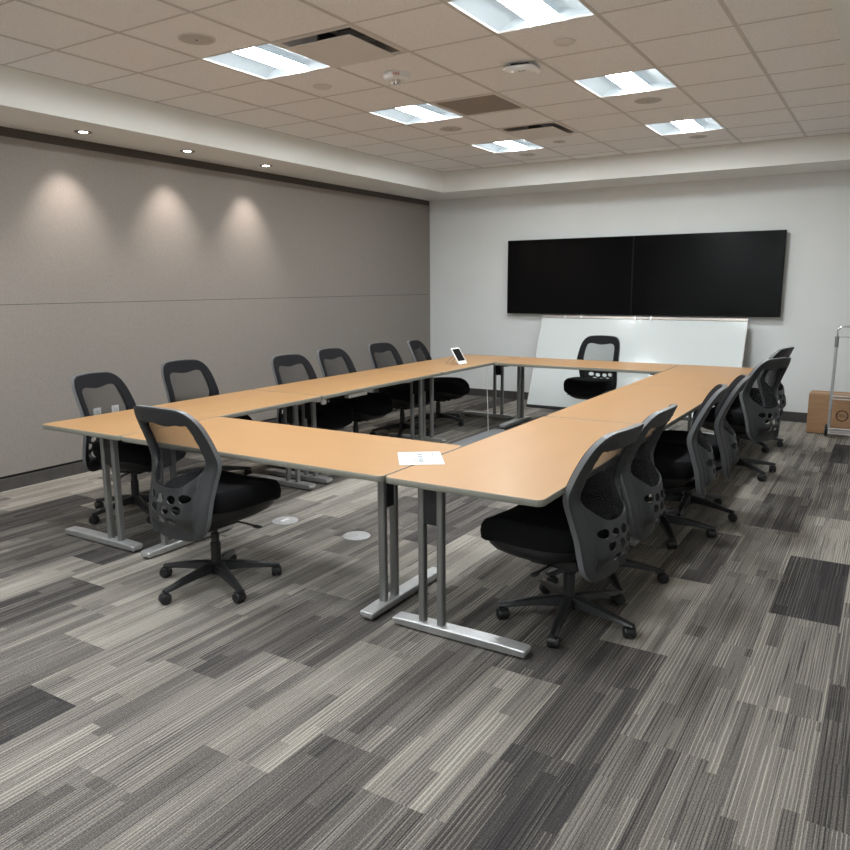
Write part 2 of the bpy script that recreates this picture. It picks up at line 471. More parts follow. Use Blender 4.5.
t = empty('return_grille', ((x0 + x1) / 2, (y0 + y1) / 2, ZC)); h = G / 2 - .012
fr = MB()
for a in ((-h, h, -h, -h + .025), (-h, h, h - .025, h), (-h, -h + .025, -h + .025, h - .025), (h - .025, h, -h + .025, h - .025)): fr.box(*a, -.004, .01)
fr.build('grille_frame', M['tile_plate'], t)
sl = MB()
for i in range(44):
    y = -h + .03 + i * (2 * h - .06) / 43; sl.box(-h + .025, h - .025, y - .0035, y + .0035, .0, .012)
for i in range(12):
    x = -h + .03 + i * (2 * h - .06) / 11; sl.box(x - .0015, x + .0015, -h + .025, h - .025, .001, .011)
sl.build('louver', mat('return_louver_paint', (0.36, 0.30, 0.25), 0.6), t)
MB().box(-h + .02, h - .02, -h + .02, h - .02, .03, .035).build('backing', mat('return_backing', (0.12, 0.10, 0.085), 0.8), t)
tag(t, 'tan louvred return air grille in the ceiling between the two middle troffers', 'air vent')

# ------------------------------------------------------------------ round ceiling speakers
def speaker(x, y, r, label):
    t = empty('ceiling_speaker', (x, y, ZC))
    MB().lathe([(r, 0), (r, -.004), (r - .008, -.007), (r - .012, -.005)], 32, cap=False).build('trim_ring', M['tile_plate'], t, smooth=True)
    MB().lathe([(0.0001, -.0075), (r * .5, -.0072), (r - .012, -.005)], 32, cap=False).build('grille', M['grille'], t, smooth=True)
    MB().lathe([(.006, -.006), (.006, -.010)], 10).build('screw', M['dark'], t)
    tag(t, label, 'ceiling speaker', 'round ceiling speakers')
speaker(-3.682, 3.39, .112, 'round ceiling speaker left of the upper left troffer')
speaker(-1.841, 6.40, .112, 'round ceiling speaker between the two farther troffers of the right row')
speaker(-3.713, 6.49, .112, 'round ceiling speaker behind the middle troffer of the left row')
speaker(-3.10, 7.67, .07, 'small round ceiling speaker behind the second air diffuser')
speaker(-1.841, 8.20, .09, 'round ceiling speaker behind the farthest right row troffer')
speaker(-3.707, 8.22, .10, 'round ceiling speaker behind the farthest left row troffer')
def disc(x, y, r, label):
    o = MB().lathe([(r, 0), (r, -.006), (r - .01, -.012), (0.001, -.014)], 28, cap=False).build('ceiling_cover', M['tile_plate'], smooth=True)
    o.location = (x, y, ZC); tag(o, label, 'ceiling cover')
disc(-3.748, 4.64, .068, 'flat round cover plate on the ceiling, in front of the upper left troffer')
disc(-1.857, 4.63, .066, 'flat round cover plate on the ceiling between the two nearest right row troffers')

# smoke detector
t = empty('smoke_detector', (-3.105, 4.665, ZC))
MB().lathe([(.092, 0), (.096, -.012), (.086, -.040), (.06, -.048), (.05, -.042), (0.001, -.042)], 32, cap=False).build('housing', M['white_plastic'], t, smooth=True)
MB().lathe([(.026, -.036), (.028, -.062), (.02, -.068), (0.001, -.068)], 16, cap=False).build('strobe', M['chrome'], t, smooth=True)
gx = MB()
for k in range(4):
    a = PI / 2 * k + .4; gx.box(-.003, .003, -.003, .003, -.072, -.036)
    n0 = len(gx.v) - 8; gx.xf(Matrix.Translation((.032 * math.cos(a), .032 * math.sin(a), 0)), n0)
gx.build('guard', M['white_plastic'], t)
text_obj('FIRE', .027, M['red'], 'fire_lettering', t, (.0505, -.0815, -.024), (PI / 2 + .25, 0, math.radians(31.7)), .001)
tag(t, 'white round smoke detector with red FIRE lettering on the ceiling', 'smoke detector')

# wireless access point
t = empty('access_point', (-2.285, 4.95, ZC), math.radians(8))
MB().box(-.06, .06, -.06, .06, -.022, 0).build('mount', M['dark'], t)
ap = MB(); rings_ = []
for (w, z, rr) in ((.20, -.022, .05), (.222, -.028, .055), (.222, -.040, .055), (.20, -.052, .05), (.15, -.056, .04)):
    rings_.append([(x, y, z) for x, y in round_rect(w, w, rr)])
ap.rings(rings_).build('housing', M['white_plastic'], t, smooth=True)
MB().box(.0, .05, -.075, -.069, -.0575, -.050).build('logo_slot', M['dark'], t)
MB().lathe([(.004, -.058), (.004, -.05)], 10, c=(-.04, -.075, 0)).build('status_light', mat('status_led', (.9, .9, .9), .4, emit=(1, 1, 1), estr=3), t)
tag(t, 'white rounded square wireless access point hanging under the ceiling', 'access point')

# ------------------------------------------------------------------ downlights in the left soffit
def downlight(y, label=None):
    t = empty('downlight', (-5.52, y, ZS))
    MB().lathe([(.066, 0), (.066, -.004), (.058, -.006), (.034, -.0025)], 28, cap=False).build('trim_ring', M['dr'], t, smooth=True)
    MB().lathe([(.034, -.0025), (0.001, -.003)], 24, cap=False).build('lens', M['spotlens'], t, fix=False)
    ld = bpy.data.lights.new('downlight_lamp', 'SPOT'); ld.energy = SPOT_POWER; ld.color = (1.0, .90, .84)
    ld.spot_size = math.radians(74); ld.spot_blend = 1.0; ld.shadow_soft_size = .03
    lo = bpy.data.objects.new('lamp', ld); COL.objects.link(lo); lo.parent = t
    lo.location = (0, 0, -.02); lo.rotation_euler = (0, math.radians(17), 0)
    tag(t, label, 'downlight', 'soffit downlights')
for y, l in ((3.87, 'small round downlight in the left soffit, nearest of the three'), (4.90, 'small round downlight in the left soffit, middle of the three'),
             (5.90, 'small round downlight in the left soffit, farthest of the three'), (2.84, 'small round soffit downlight just beyond the left edge of the picture')):
    downlight(y, l)

# ------------------------------------------------------------------ tables
TL, TW = 1.829, 0.762
def leg_part(parent, pos, along, toward, shift=0.0):
    """T leg: foot runs along the table depth; toward = +1/-1 shifts the posts to one side"""
    # local frame: foot along local Y
    rot = Matrix.Rotation(along, 4, 'Z'); T = Matrix.Translation(pos) @ rot @ Matrix.Translation((0, shift, 0))
    L2 = .338
    f = MB(); sec = []
    for yy, z0, z1, hw in ((-L2, .026, .042, .036), (-L2 + .008, .012, .046, .038), (-.22, .010, .050, .038), (.22, .010, .050, .038), (L2 - .008, .012, .046, .038), (L2, .026, .042, .036)):
        sec.append([(-hw, yy, z1 - .004), (-hw + .004, yy, z1), (hw - .004, yy, z1), (hw, yy, z1 - .004), (hw - .001, yy, z1 - .010), (hw - .010, yy, z0), (-hw + .010, yy, z0), (-hw + .001, yy, z1 - .010)])
    f.rings(sec).xf(T)
    leg = f.build('leg', M['silver'], parent)
    yc = toward * .14
    for k in (-1, 1):
        p_ = MB(); p_.rings([[(x, yc + k * .0485 + y, z) for x, y in round_rect(.040, .031, .009, 3)] for z in (.046, .690)]).xf(T)
        p_.build('post', M['post'], leg, smooth=True)
    MB().box(-.012, .012, yc - .032, yc + .032, .52, .69).xf(T).build('bracket_panel', M['black_metal'], leg)
    MB().box(-.03, .03, -.30, .30, .69, .7065).xf(T).build('support_bar', M['black_metal'], leg, bevel=.003)
    g = MB()
    for yy in (-.30, .30): g.lathe([(.016, 0), (.016, .007), (.008, .012)], 12, c=(0, yy, 0))
    g.xf(T).build('glide', M['black_plastic'], leg)
    return leg
def table(cx, cy, vertical, toward, label, legs=((-1, .105), (1, .105)), shift=0.0):
    """vertical: long side along Y. toward: world sign in which the posts are shifted"""
    t = empty('training_table', (cx, cy, 0), 0)
    lx, ly = (TW, TL) if vertical else (TL, TW)
    lx -= .001; ly -= .001
    # top laminate
    tp = MB(); tp.rings([[(x, y, z) for x, y in round_rect(lx - .007, ly - .007, .033)] for z in (TZ - .028, TZ)])
    tp.build('tabletop', M['laminate'] if vertical else M['laminate_x'], t)
    ed = MB(); prof = ((-.012, -.0285), (-.003, -.0285), (0, -.0235), (0, -.007), (-.0015, -.001), (-.0036, .0003))
    ed.rings([[(x, y, TZ + dz) for x, y in round_rect(lx + 2 * o, ly + 2 * o, max(.036 + o, .01))] for o, dz in prof], cap=False)
    ed.build('edge_band', M['edge'], t, smooth=True)
    MB().rings([[(x, y, z) for x, y in round_rect(lx - .026, ly - .026, .03)] for z in (TZ - .0295, TZ - .0282)]).build('underside', M['under'], t)
    for s, inset in legs:
        off = s * (TL / 2 - inset)
        pos = (0, off, 0) if vertical else (off, 0, 0)
        leg_part(t, pos, (-PI / 2 if vertical else 0), toward, shift)
    bm_ = MB()
    hl = TL / 2 - .16
    if vertical: bm_.box(-.02, .02, -hl, hl, .672, .70)
    else: bm_.box(-hl, hl, -.02, .02, .672, .70)
    bm_.build('crossbar', M['black_metal'], t)
    tag(t, label, 'table', 'maple tables set in a rectangle')
    return t
xl = -4.472 + TW / 2; xr = -1.872 + TW / 2; y0 = 2.66
# toward for vertical tables: foot local Y rotated by -90deg -> world +X is local +Y
tlf = table(xl, y0 + TL / 2, True, 1, 'maple table at the near end of the left side of the rectangle')
tlm = table(xl, y0 + 1.5 * TL + .004, True, 1, 'maple table in the middle of the left side of the rectangle')
tlb = table(xl, y0 + 2.5 * TL + .008, True, 1, 'maple table at the far end of the left side, holding the small tablet')
table(xr, y0 + TL / 2, True, -1, 'large maple table at the near end of the right side, its corner nearest the camera', shift=-.05)
table(xr, y0 + 1.5 * TL + .004, True, -1, 'maple table in the middle of the right side of the rectangle', shift=-.05)
table(xr, y0 + 2.5 * TL + .008, True, -1, 'maple table at the far end of the right side of the rectangle', shift=-.05)
mx_ = (-4.472 + TW - 1.872) / 2
table(mx_, y0 + TW / 2, False, -1, 'maple table closing the near side of the rectangle', legs=((-1, .09), (1, .135)))
tbk = table(mx_, 8.155 - TW / 2, False, 1, 'maple table closing the far side of the rectangle, before the whiteboard')
# cable tray and joining plate under the left middle table
MB().box(TW / 2 - .06, TW / 2 - .012, -.57, -.32, .672, .706).build('cable_tray', M['lug'], tlm, bevel=.004)
MB().box(TW / 2 - .035, TW / 2 - .010, -TL / 2 + .01, -TL / 2 + .05, .665, .706).build('joining_plate', M['lug'], tlm, bevel=.003)

# ------------------------------------------------------------------ chair
def lerp_tab(tab, z):
    n = len(tab)
    if z <= tab[0][0]: return tab[0][1]
    if z >= tab[-1][0]: return tab[-1][1]
    i = max(k for k in range(n - 1) if tab[k][0] <= z)
    def sl(k):
        a, b_ = max(k - 1, 0), min(k + 1, n - 1)
        return (tab[b_][1] - tab[a][1]) / (tab[b_][0] - tab[a][0])
    h_ = tab[i + 1][0] - tab[i][0]; q = (z - tab[i][0]) / h_
    return (tab[i][1] * (2 * q ** 3 - 3 * q * q + 1) + h_ * sl(i) * (q ** 3 - 2 * q * q + q)
            + tab[i + 1][1] * (-2 * q ** 3 + 3 * q * q) + h_ * sl(i + 1) * (q ** 3 - q * q))
def smin(a, b_, k):
    h_ = max(k - abs(a - b_), 0) / k
    return min(a, b_) - h_ * h_ * k * .25
# half width of the back outline, by height
WTAB = [(.30, .205), (.45, .222), (.52, .226), (.60, .234), (.70, .250), (.76, .247), (.86, .236), (.95, .211), (1.0, .198)]
# how far behind the chair's axis the back sits, by height (S curve)
YTAB = [(.30, .255), (.42, .248), (.50, .236), (.58, .216), (.68, .200), (.76, .220), (.86, .262), (.95, .303), (1.0, .326)]
ZB, ZT = .302, .984
def f_out(x, z):      # > 0 inside
    side = lerp_tab(WTAB, z) - abs(x)
    top = (ZT - .012 * (x / .2) ** 2) - z
    bot = z - (ZB + .006 * (abs(x) / .2) ** 2)
    return smin(smin(side, top, .075), bot, .11)
def f_open(x, z):     # > 0 inside the opening
    side = lerp_tab(WTAB, z) - .062 - .010 * max(0, (.80 - z) / .2) - abs(x)
    top = (ZT - .094 - .008 * math.cos(min(abs(x) / .13, 1) * PI)) - z
    bot = z - (.572 + .050 * (abs(x) / .2) ** 2.0)
    return smin(smin(side, top, .05), bot, .10)
HOLES = [(-.114, .530), (-.040, .520), (.040, .520), (.114, .530), (-.078, .472), (0, .466), (.078, .472), (-.040, .412), (.040, .412)]
def f_hole(x, z):
    v = -1
    for hx, hz in HOLES:
        q = math.hypot((x - hx) / .029, (z - hz) / .0215)
        v = max(v, (1 - q) * .019)
    return v
def back_y(x, z):
    """surface of the back's front side; positive = behind"""
    y = lerp_tab(YTAB, z)
    y -= .055 * (abs(x) / .25) ** 2                     # wraps forward at the sides
    if z < .74:                                         # perforated bowl bulging backwards between the stiles
        q = min(1, max(0, (lerp_tab(WTAB, z) - .050 - abs(x)) / .075)); q = math.sin(q * PI / 2)
        g = min(1, max(0, (.74 - z) / .16)) * min(1, max(0, (z - .335) / .10)); g = g * g * (3 - 2 * g)
        y += .062 * q * g
    return y
def sheet(F, x0, x1, z0, z1, step, yfun, thick, name, material, parent, smooth=True, rim=None):
    nx = int(round((x1 - x0) / step)); nz = int(round((z1 - z0) / step))
    keep = {}
    for i in range(nx):
        for j in range(nz):
            if F(x0 + (i + .5) * step, z0 + (j + .5) * step) > 0: keep[(i, j)] = 1
    vid = {}; V = []
    cnt = {}
    for (i, j) in keep:
        for d in ((0, 0), (1, 0), (1, 1), (0, 1)):
            cnt[(i + d[0], j + d[1])] = cnt.get((i + d[0], j + d[1]), 0) + 1
    for (i, j), n_ in cnt.items():
        x, z = x0 + i * step, z0 + j * step
        if n_ < 4:
            for _ in range(2):
                e = .0015; f0 = F(x, z); gx_ = (F(x + e, z) - F(x - e, z)) / (2 * e); gz_ = (F(x, z + e) - F(x, z - e)) / (2 * e)
                g2 = gx_ * gx_ + gz_ * gz_
                if g2 > .05:
                    s_ = f0 / g2; s_ = max(-step * .9, min(step * .9, s_)); x -= gx_ * s_; z -= gz_ * s_
        vid[(i, j)] = len(V); V.append((x, z))
    n0 = len(V); vs = []
    for x, z in V: vs.append((x, -yfun(x, z), z))
    for x, z in V:
        th = thick(x, z) if callable(thick) else thick
        vs.append((x, -yfun(x, z) - th, z))
    fs = []; mi = []
    for (i, j) in keep:
        a, b_, c, d = vid[(i, j)], vid[(i + 1, j)], vid[(i + 1, j + 1)], vid[(i, j + 1)]
        fs.append((d, c, b_, a)); fs.append((a + n0, b_ + n0, c + n0, d + n0)); mi += [0, 0]
        for (di, dj), (p_, q_) in (((0, -1), (a, b_)), ((1, 0), (b_, c)), ((0, 1), (c, d)), ((-1, 0), (d, a))):
            if (i + di, j + dj) not in keep:
                fs.append((p_, q_, q_ + n0, p_ + n0)); mi.append(1 if rim and f_out(*V[p_]) < .006 else 0)
    mb = MB(); mb.v = vs; mb.f = fs; mb.mi = mi
    o = mb.build(name, [material] + ([rim] if rim else []), parent, smooth=smooth)
    return o

def make_chair():
    t = empty('task_chair')
    # --- back
    def thick(x, z):
        d = min(f_out(x, z), .03)
        stile = max(0, 1 - max(0, (abs(x) - (lerp_tab(WTAB, z) - .055)) * -1) / .02)
        th = .006 + .026 * min(1, stile + (1 if z > ZT - .09 else 0)) * min(1, .8 + d / .05)
        return th
    sheet(lambda x, z: min(f_out(x, z), -f_open(x, z), -f_hole(x, z)), -.276, .276, .276, 1.02, .006, back_y, thick, 'back_frame', M['frame_grey'], t, rim=M['rim'])
    # black fabric border on the front face and the mesh stretched over the opening
    fy = lambda x, z: back_y(x, z) - .0075
    sheet(lambda x, z: min(f_out(x, z) - .006, -f_open(x, z) + .002, z - .57), -.276, .276, .276, 1.02, .008, fy, .008, 'back_border', M['border_fabric'], t)
    sheet(lambda x, z: f_open(x, z) + .008, -.276, .276, .276, 1.02, .012, lambda x, z: back_y(x, z) - .004, .0012, 'back_mesh', M['mesh'], t)
    # screws on the back
    for sx in (-1, 1):
        for (x, z) in ((.105, .925), (.215, .72)):
            MB().lathe([(.0045, -back_y(x, z) - .028), (.0045, -back_y(x, z) - .0335)], 10, c=(sx * x, 0, z), axis='Y').build('screw', M['dark'], t)
    # --- seat cushion
    sb = MB(); rings_ = []
    def outline(k, z, dy=0.0):
        pts = []
        for i in range(40):
            a = 2 * PI * i / 40; ca, sa = math.cos(a), math.sin(a); e = 2 / 3.2
            x = abs(ca) ** e * (1 if ca > 0 else -1) * .262 * k; y = abs(sa) ** e * (1 if sa > 0 else -1) * .285 * k
            x *= 1 - .10 * (-y / .285) if y < 0 else 1
            zz = z
            if y > .08: zz -= (y - .08) ** 2 * 1.5            # waterfall front
            zz += .020 * (abs(x) / .25) ** 2 * (1 if z > .45 else 0)
            pts.append((x, y + .065 + dy, zz))
        return pts
    for k, z in ((.80, .425), (.93, .432), (.985, .450), (1.0, .478), (.985, .508), (.93, .526), (.75, .534), (.4, .531), (.05, .529)):
        rings_.append(outline(k, z))
    sb.rings(rings_).build('seat_cushion', M['seat_fabric'], t, smooth=True)
    pan = MB(); pan.rings([outline(k, z) for k, z in ((.45, .335), (.60, .345), (.76, .375), (.86, .412), (.87, .430))])
    pan.build('seat_pan', M['black_plastic'], t, smooth=True)
    # --- mechanism, back upright, levers
    mc = MB(); mc.box(-.075, .075, -.13, .11, .30, .352); mc.build('tilt_mechanism', M['black_metal'], t, bevel=.012)
    up = MB(); rings_ = []
    for (y, z, w, th) in ((-.05, .335, .05, .012), (-.13, .335, .055, .014), (-.185, .352, .07, .016), (-.225, .385, .10, .014), (-.240, .43, .10, .010)):
        rings_.append([(-w, y - th * .5, z + th), (w, y - th * .5, z + th), (w, y + th * .5, z - th), (-w, y + th * .5, z - th)])
    up.rings(rings_).build('back_support', M['black_plastic'], t, smooth=True)
    for s, yy, ln in ((1, .06, .17), (-1, -.02, .15)):
        lv = MB(); lv.tube([(s * .07, yy, .325), (s * (.07 + ln * .6), yy + .01, .32), (s * (.07 + ln), yy + .015, .315)], .0055, 8)
        lv.box(s * (.07 + ln) - .022, s * (.07 + ln) + .022, yy + .002, yy + .028, .310, .319)
        lv.build('lever', M['black_plastic'], t)
    kn = MB(); kn.lathe([(.022, .0), (.024, .03), (.018, .04)], 16, c=(0, .11, .325), axis='Y'); kn.build('tension_knob', M['black_plastic'], t, smooth=True)
    cl_ = MB(); cl_.lathe([(.027, .10), (.027, .235), (.022, .238), (.022, .285), (.016, .288), (.016, .345)], 20); cl_.build('gas_column', M['black_plastic'], t, smooth=True)
    # --- five-arm base
    bs = MB()
    bs.lathe([(.030, .062), (.044, .066), (.046, .112), (.036, .122), (.028, .124)], 24)
    for k in range(5):
        a = 2 * PI * k / 5; n0 = len(bs.v); rr = []
        for (d, zt, zb, w) in ((.02, .128, .070, .030), (.06, .126, .074, .030), (.14, .115, .074, .027), (.23, .098, .066, .023), (.30, .082, .058, .020), (.332, .076, .058, .016)):
            rr.append([(d, -w, zb + .006), (d, -w * .8, zt - .006), (d, -w * .4, zt), (d, w * .4, zt), (d, w * .8, zt - .006), (d, w, zb + .006), (d, w * .6, zb), (d, -w * .6, zb)])
        bs.rings(rr).xf(Matrix.Rotation(a, 4, 'Z'), n0)
    bs.build('star_base', M['black_plastic'], t, smooth=True)
    # --- casters
    def caster():
        c = MB()
        c.lathe([(.008, .050), (.008, .075)], 10)
        n_ = 12; ring0 = []; 
        vs = []; 
        for x in (-.014, .014):
            rg = []
            for i in range(n_ + 1):
                a = math.radians(-20 + 220 * i / n_); rg.append((x, .030 * math.cos(a) - .012, .030 + .030 * math.sin(a)))
            vs.append(rg)
        c.rings(vs)
        ob = c.build('caster', M['black_plastic'], t, smooth=True)
        for s in (-1, 1):
            w_ = MB(); w_.lathe([(.008, s * .004), (.026, s * .005), (.028, s * .008), (.028, s * .020), (.024, s * .026), (.010, s * .028)], 20, c=(0, -.012, .028), axis='X')
            w_.build('wheel', M['wheel'], ob, smooth=True)
        return ob
    c0 = caster()
    for k in range(4): copy_tree(c0, t)
    return t

chair0 = make_chair()
first = [True]
def place_chair(x, y, face, label, group, base=0.0, dz=0.0, seat_dz=0.0, base_off=(0, 0)):
    """face: compass angle (deg, CCW from +X) the sitter would look along; base: turn of the star base (deg, world)"""
    t = chair0 if first[0] else copy_tree(chair0)
    first[0] = False
    rz = math.radians(face - 90)
    t.location = (x, y, 0); t.rotation_euler = (0, 0, rz)
    k = 0; b0 = math.radians(base) - rz
    ox = base_off[0] * math.cos(rz) + base_off[1] * math.sin(rz); oy = -base_off[0] * math.sin(rz) + base_off[1] * math.cos(rz)
    for ch in t.children:
        nm = ch.name.split('.')[0]
        if nm == 'star_base': ch.rotation_euler = (0, 0, b0); ch.location = (ox, oy, 0)
        elif nm == 'caster':
            a = b0 + 2 * PI * k / 5
            ch.location = (ox + .315 * math.cos(a), oy + .315 * math.sin(a), 0)
            ch.rotation_euler = (0, 0, random.uniform(0, 2 * PI)); k += 1
        elif nm == 'gas_column': ch.location = (ox, oy, 0)
        elif nm in ('seat_cushion', 'seat_pan'): ch.location = (0, 0, dz + seat_dz)
        elif nm != 'gas_column': ch.location = (0, 0, dz)
    tag(t, label, 'chair', group)
    return t
random.seed(5)
GL, GR = 'chairs along the left side of the tables', 'chairs along the right side of the tables'
place_chair(-2.975, 2.67, 89, 'black mesh-back task chair at the near table, seen from behind at left', 'chairs around the tables', base=50, dz=.025)
place_chair(-4.46, 3.3, 11.6, 'mesh-back task chair nearest the left end of the left row, wall outlets seen through it', GL, base=195)
place_chair(-4.65, 4.18, -2, 'second mesh-back chair from the near end of the left row', GL, base=210)
place_chair(-4.345, 5.11, -3.4, 'third mesh-back chair from the near end of the left row', GL, base=20, dz=-0.018)
place_chair(-4.345, 5.74, 0.8, 'fourth mesh-back chair from the near end, beside the dark leg cluster', GL, base=40, dz=-0.006)
place_chair(-4.38, 6.61, -3, 'fifth mesh-back chair from the near end of the left row', GL, base=10, dz=-0.012)
place_chair(-4.385, 7.37, 12.5, 'farthest chair of the left row, seat showing under the table by the tablet', GL, base=0, dz=-0.03)
place_chair(-2.90, 8.33, -92, 'mesh-back chair behind the far table facing the camera before the whiteboard', 'chairs around the tables', base=30, seat_dz=-.035)
place_chair(-1.235, 3.17, 173, 'task chair nearest the camera on the right row, perforated back fully in view', GR, base=207, dz=-.008, base_off=(.04, .045))
place_chair(-1.24, 3.81, 178.9, 'second task chair from the camera on the right row', GR, base=17, dz=-0.015)
place_chair(-1.16, 4.73, 189, 'third task chair from the camera on the right row, back seen edge-on', GR, base=10, dz=-.018)
place_chair(-1.12, 5.29, 190, 'edge-on task chair between the third and the turned-out fifth of the right row', GR, base=57, dz=-.015)
place_chair(-1.033, 6.66, 156.4, 'fifth task chair on the right row, turned out from the table with perforated back visible', GR, base=-40, dz=0.01)
place_chair(-1.13, 7.85, 168, 'farthest task chair of the right row, mostly hidden behind the fifth', GR, base=20)

# ------------------------------------------------------------------ screens
def display(x0, x1, label):
    t = empty('wall_screen', ((x0 + x1) / 2, 9.49, 1.19))
    w = (x1 - x0) / 2 - .001; hgt = .972
    MB().box(-w, w, .004, .045, 0, hgt).build('bezel', M['bezel'], t, bevel=.003)
    MB().box(-w + .009, w - .009, .0, .006, .012, hgt - .009).build('screen', M['screen'], t)
    MB().box(-w * .6, w * .6, .045, .07, .15, hgt - .15).build('rear_housing', M['bezel'], t, bevel=.008)
    MB().box(-.3, .3, .07, .10, .25, hgt - .25).build('wall_mount', M['black_metal'], t)
    tag(t, label, 'screen', 'pair of wall screens')
display(-4.545, -2.832, 'left half of the pair of large black wall screens above the whiteboard')
display(-2.830, -1.113, 'right half of the pair of large black wall screens above the whiteboard')

# ------------------------------------------------------------------ leaning whiteboard
BW = 2.56; p0 = Vector((-2.72, 8.98, .004)); p1 = Vector((-2.73, 9.45, 1.172)); up_ = (p1 - p0); BHt = up_.length
tilt = math.atan2(up_.y, up_.z)
t = empty('whiteboard', p0); t.rotation_euler = (-tilt, 0, 0)
MB().box(-BW / 2 + .012, BW / 2 - .012, .002, .014, .03, BHt - .02).build('writing_surface', M['board'], t)
MB().box(-BW / 2 + .005, BW / 2 - .005, .014, .02, .01, BHt - .01).build('backing', M['board_rail'], t)
for s_ in (-1, 1):
    MB().box(s_ * BW / 2 - .007 - s_ * .007, s_ * BW / 2 + .007 - s_ * .007, -.003, .022, 0, BHt).build('side_frame', M['white_metal'], t, bevel=.002)
MB().box(-BW / 2, BW / 2, -.008, .024, BHt - .034, BHt).build('top_rail', M['board_rail'], t, bevel=.003)
MB().box(-BW / 2, BW / 2, -.012, .024, 0, .034).build('bottom_rail', M['black_metal'], t, bevel=.003)
for x in (-.96, -.735, -.03, .16):
    cb_ = MB(); cb_.box(x - .010, x + .010, -.018, -.008, BHt - .042, BHt + .004); cb_.box(x - .010, x + .010, -.018, .03, BHt, BHt + .006)
    cb_.build('map_hook', M['silver'], t, bevel=.001)
tag(t, 'large whiteboard standing on the floor, leaning against the wall under the screens', 'whiteboard')

# ------------------------------------------------------------------ carton
t = empty('carton', (-.70 + .31, 8.88 + .165, 0), 0)
w, d, hh = .31, .165, .412
cbx = MB(); cbx.box(-w, w, -d, d, .003, hh); cbx.build('carton_body', M['card'], t, bevel=.004)
fl = MB(); fl.box(-w, w, -d - .001, -.003, hh - .001, hh + .004); fl.box(-w, w, .003, d + .001, hh - .001, hh + .004); fl.build('flap', M['card'], t)
MB().box(-w - .001, w + .001, -.03, .03, hh + .003, hh + .005).build('tape', M['tape'], t)
lgx, lgz = .015, .205
ring = MB(); n = 40
for (ra, rb) in ((.060, .049),):
    vs = []; fs = []
    for i in range(n):
        a = 2 * PI * i / n
        for r_ in (ra, rb): vs.append((lgx + r_ * math.cos(a), -d - .0012, lgz + r_ * math.sin(a)))
    for i in range(n): j = (i + 1) % n; fs.append((2 * i, 2 * j, 2 * j + 1, 2 * i + 1))
    ring.add(vs, fs)
ring.build('printed_ring', M['card_ink'], t, fix=False)
text_obj('DELL', .044, M['card_ink'], 'printed_lettering', t, (lgx, -d - .0012, lgz), (PI / 2, 0, 0), .0004)
tag(t, 'brown cardboard carton with a round printed logo standing by the back wall', 'box')

# ------------------------------------------------------------------ folding luggage cart
t = empty('luggage_cart', (-.295, 8.72, 0))
hw = .185
for s in (-1, 1):
    f = MB(); f.tube([(s * hw, .0, .06), (s * hw, 0, .5), (s * hw * .99, .0, 1.00)], .015, 12)
    f.build('upright', M['silver'], t, smooth=True)
    f = MB(); f.tube([(s * hw * .99, 0, .93), (s * hw * .985, 0, 1.04)], .0185, 12); f.build('collar', M['post'], t, smooth=True)
hd = MB(); pts = [(-hw * .975, 0, 1.0), (-hw * .97, 0, 1.09)]
for i in range(7):
    a = PI - PI / 2 * i / 6; pts.append((-hw * .97 + .05 + .05 * math.cos(a), 0, 1.09 + .05 * math.sin(a)))
for i in range(7):
    a = PI / 2 - PI / 2 * i / 6; pts.append((hw * .97 - .05 + .05 * math.cos(a), 0, 1.09 + .05 * math.sin(a)))
pts += [(hw * .97, 0, 1.09), (hw * .975, 0, 1.0)]
hd.tube(pts, .0095, 10).build('handle', M['chrome'], t, smooth=True)
cr_ = MB(); cr_.tube([(-hw * .9, 0, 1.035), (hw * .9, 0, 1.035)], .003, 6); cr_.build('release_wire', M['chrome'], t)
for z, r_ in ((.43, .008), (.40, .006), (.09, .010)):
    MB().tube([(-hw, -.012, z), (hw, -.012, z)], r_, 8).build('crossbar', M['silver'], t, smooth=True)
pl = MB(); pl.box(-hw, hw, -.022, -.008, .052, .078); pl.box(-hw, -hw + .015, -.10, -.01, .05, .06); pl.box(hw - .015, hw, -.10, -.01, .05, .06); pl.tube([(-hw, -.10, .055), (hw, -.10, .055)], .006, 8)
pl.build('toe_plate', M['silver'], t)
for s in (-1, 1):
    wh = MB(); wh.lathe([(.02, -.016), (.055, -.014), (.064, -.009), (.064, .009), (.055, .014), (.02, .016)], 28, c=(s * (hw + .022), .03, .066), axis='X')
    wo = wh.build('wheel', M['wheel'], t, smooth=True)
    hb = MB(); hb.lathe([(.016, -.020), (.018, .020)], 16, c=(s * (hw + .022), .03, .066), axis='X'); hb.build('hub', M['silver'], wo, smooth=True)
MB().tube([(-hw - .02, .03, .066), (hw + .02, .03, .066)], .006, 8).build('axle', M['silver'], t)
tag(t, 'silver folding luggage cart standing in front of the cardboard carton', 'cart')

# ------------------------------------------------------------------ small things
# paper sheet on the joint of two tables
pa = [Vector((-2.097, 3.116, 0)), Vector((-1.907, 3.226, 0)), Vector((-1.747, 2.992, 0)), Vector((-1.931, 2.885, 0))]
ctr = sum(pa, Vector()) / 4; ang = math.atan2((pa[3] - pa[0]).y, (pa[3] - pa[0]).x)
t = empty('paper_sheet', (ctr.x, ctr.y, TZ + .0008), ang)
MB().box(-.1397, .1397, -.108, .108, 0, .0006).build('sheet', M['paper'], t)
ik = MB(); random.seed(3)
for k, (x, w_) in enumerate(((-.075, .014), (-.03, .012), (0.0, .004), (.022, .010), (.05, .010), (.078, .008))):
    ik.box(x - w_ / 2, x + w_ / 2, -.012, .012, .0006, .0009)
    ik.box(x - w_ / 2, x + w_ / 2, -.004, .002, .0009, .0010)
ik.build('printed_mark', mat('pale_ink', (.10, .11, .13), .8), t)
ik = MB(); ik.box(-.10, -.055, .064, .068, .0006, .0008); ik.box(-.04, .05, .064, .066, .0006, .0008); ik.box(.0, .07, -.032, -.029, .0006, .0008)
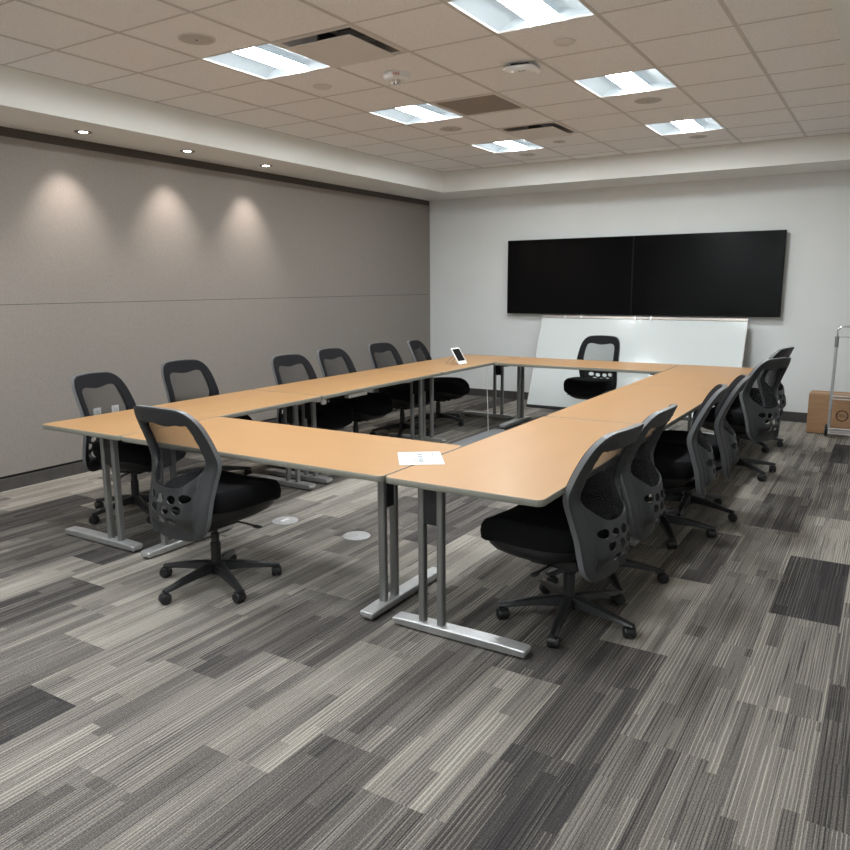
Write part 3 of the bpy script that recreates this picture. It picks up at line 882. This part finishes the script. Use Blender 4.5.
ik.build('printed_line', mat('paler_ink', (.18, .19, .21), .8), t)
tag(t, 'white printed sheet of paper lying across the joint of two near tables', 'paper')

# small tablet panel on a wire stand
t = empty('tablet', (-3.93, 7.08, TZ), math.radians(84))
lean = math.radians(34)
TM = Matrix.Translation((0, -.03, .004)) @ Matrix.Rotation(-lean, 4, 'X')
w, hh = .075, .20
bz = MB(); bz.rings([[(x, y, z + hh / 2) for x, z in round_rect(w * 2, hh, .012)] for y in (-.006, .006)]).xf(TM); bz.build('casing', M['white_plastic'], t, smooth=True)
MB().box(-w + .012, w - .012, -.0072, -.006, .038, hh - .016).xf(TM).build('screen', M['screen'], t)
st = MB(); a = TM @ Vector((-.05, .006, .13)); b2 = TM @ Vector((.05, .006, .13))
st.tube([a, (-.05, .16, .004), (.05, .16, .004), b2], .0025, 8); st.build('wire_stand', M['post'], t)
tag(t, 'small white tablet leaning on a wire stand on the far left table', 'tablet')

# round lids of floor boxes
def lid(x, y, label, tab=False):
    t = empty('floor_box_lid', (x, y, 0))
    MB().lathe([(.088, 0), (.088, .003), (.083, .006), (.001, .0065)], 40, cap=False).build('lid', M['floor_lid'], t, smooth=True)
    if tab: MB().box(-.012, .012, -.035, .035, .006, .0085).build('flap', M['white_plastic'], t)
    else: MB().lathe([(.006, .006), (.006, .008)], 12).build('lock', M['post'], t)
    tag(t, label, 'floor box', 'round floor box lids')
lid(-3.41, 3.685, 'round grey floor box lid with a white flap, beside the near left chair', True)
lid(-2.80, 3.68, 'plain round grey floor box lid between the near left chair and the near table leg')

# floor cable cover and cable hanging to it
cc = MB(); cc.rings([[(-.09, y, 0), (-.05, y, .014), (.05, y, .014), (.09, y, 0)] for y in (-.76, .76)])
cc = cc.build('cable_cover', M['ramp'])
cc.location = (-3.60, 6.60, 0)
tag(cc, 'flat grey cable cover strip on the carpet inside the tables', 'cable cover')
hc = MB(); hc.tube([(-3.685, 7.22, .705), (-3.680, 7.215, .5), (-3.66, 7.20, .25), (-3.65, 7.19, .10), (-3.645, 7.185, .016)], .004, 8)
hc = hc.build('hanging_cable', M['cable'], smooth=True)
tag(hc, 'thin pale cable hanging from the far left table down to the floor strip', 'cable')

# wall outlets seen through the first chair
def outlet(y, label):
    t = empty('wall_outlet', (WX, y, .485))
    MB().box(0, .006, -.036, .036, -.057, .057).build('plate', M['white_plastic'], t, bevel=.002)
    for z in (-.02, .02): MB().box(.006, .0075, -.017, .017, z - .014, z + .014).build('socket', M['white_metal'], t)
    tag(t, label, 'outlet', 'white wall outlets')
outlet(4.00, 'white wall outlet seen through the near left mesh chair back, nearer one')
outlet(4.18, 'white wall outlet seen through the near left mesh chair back, farther one')
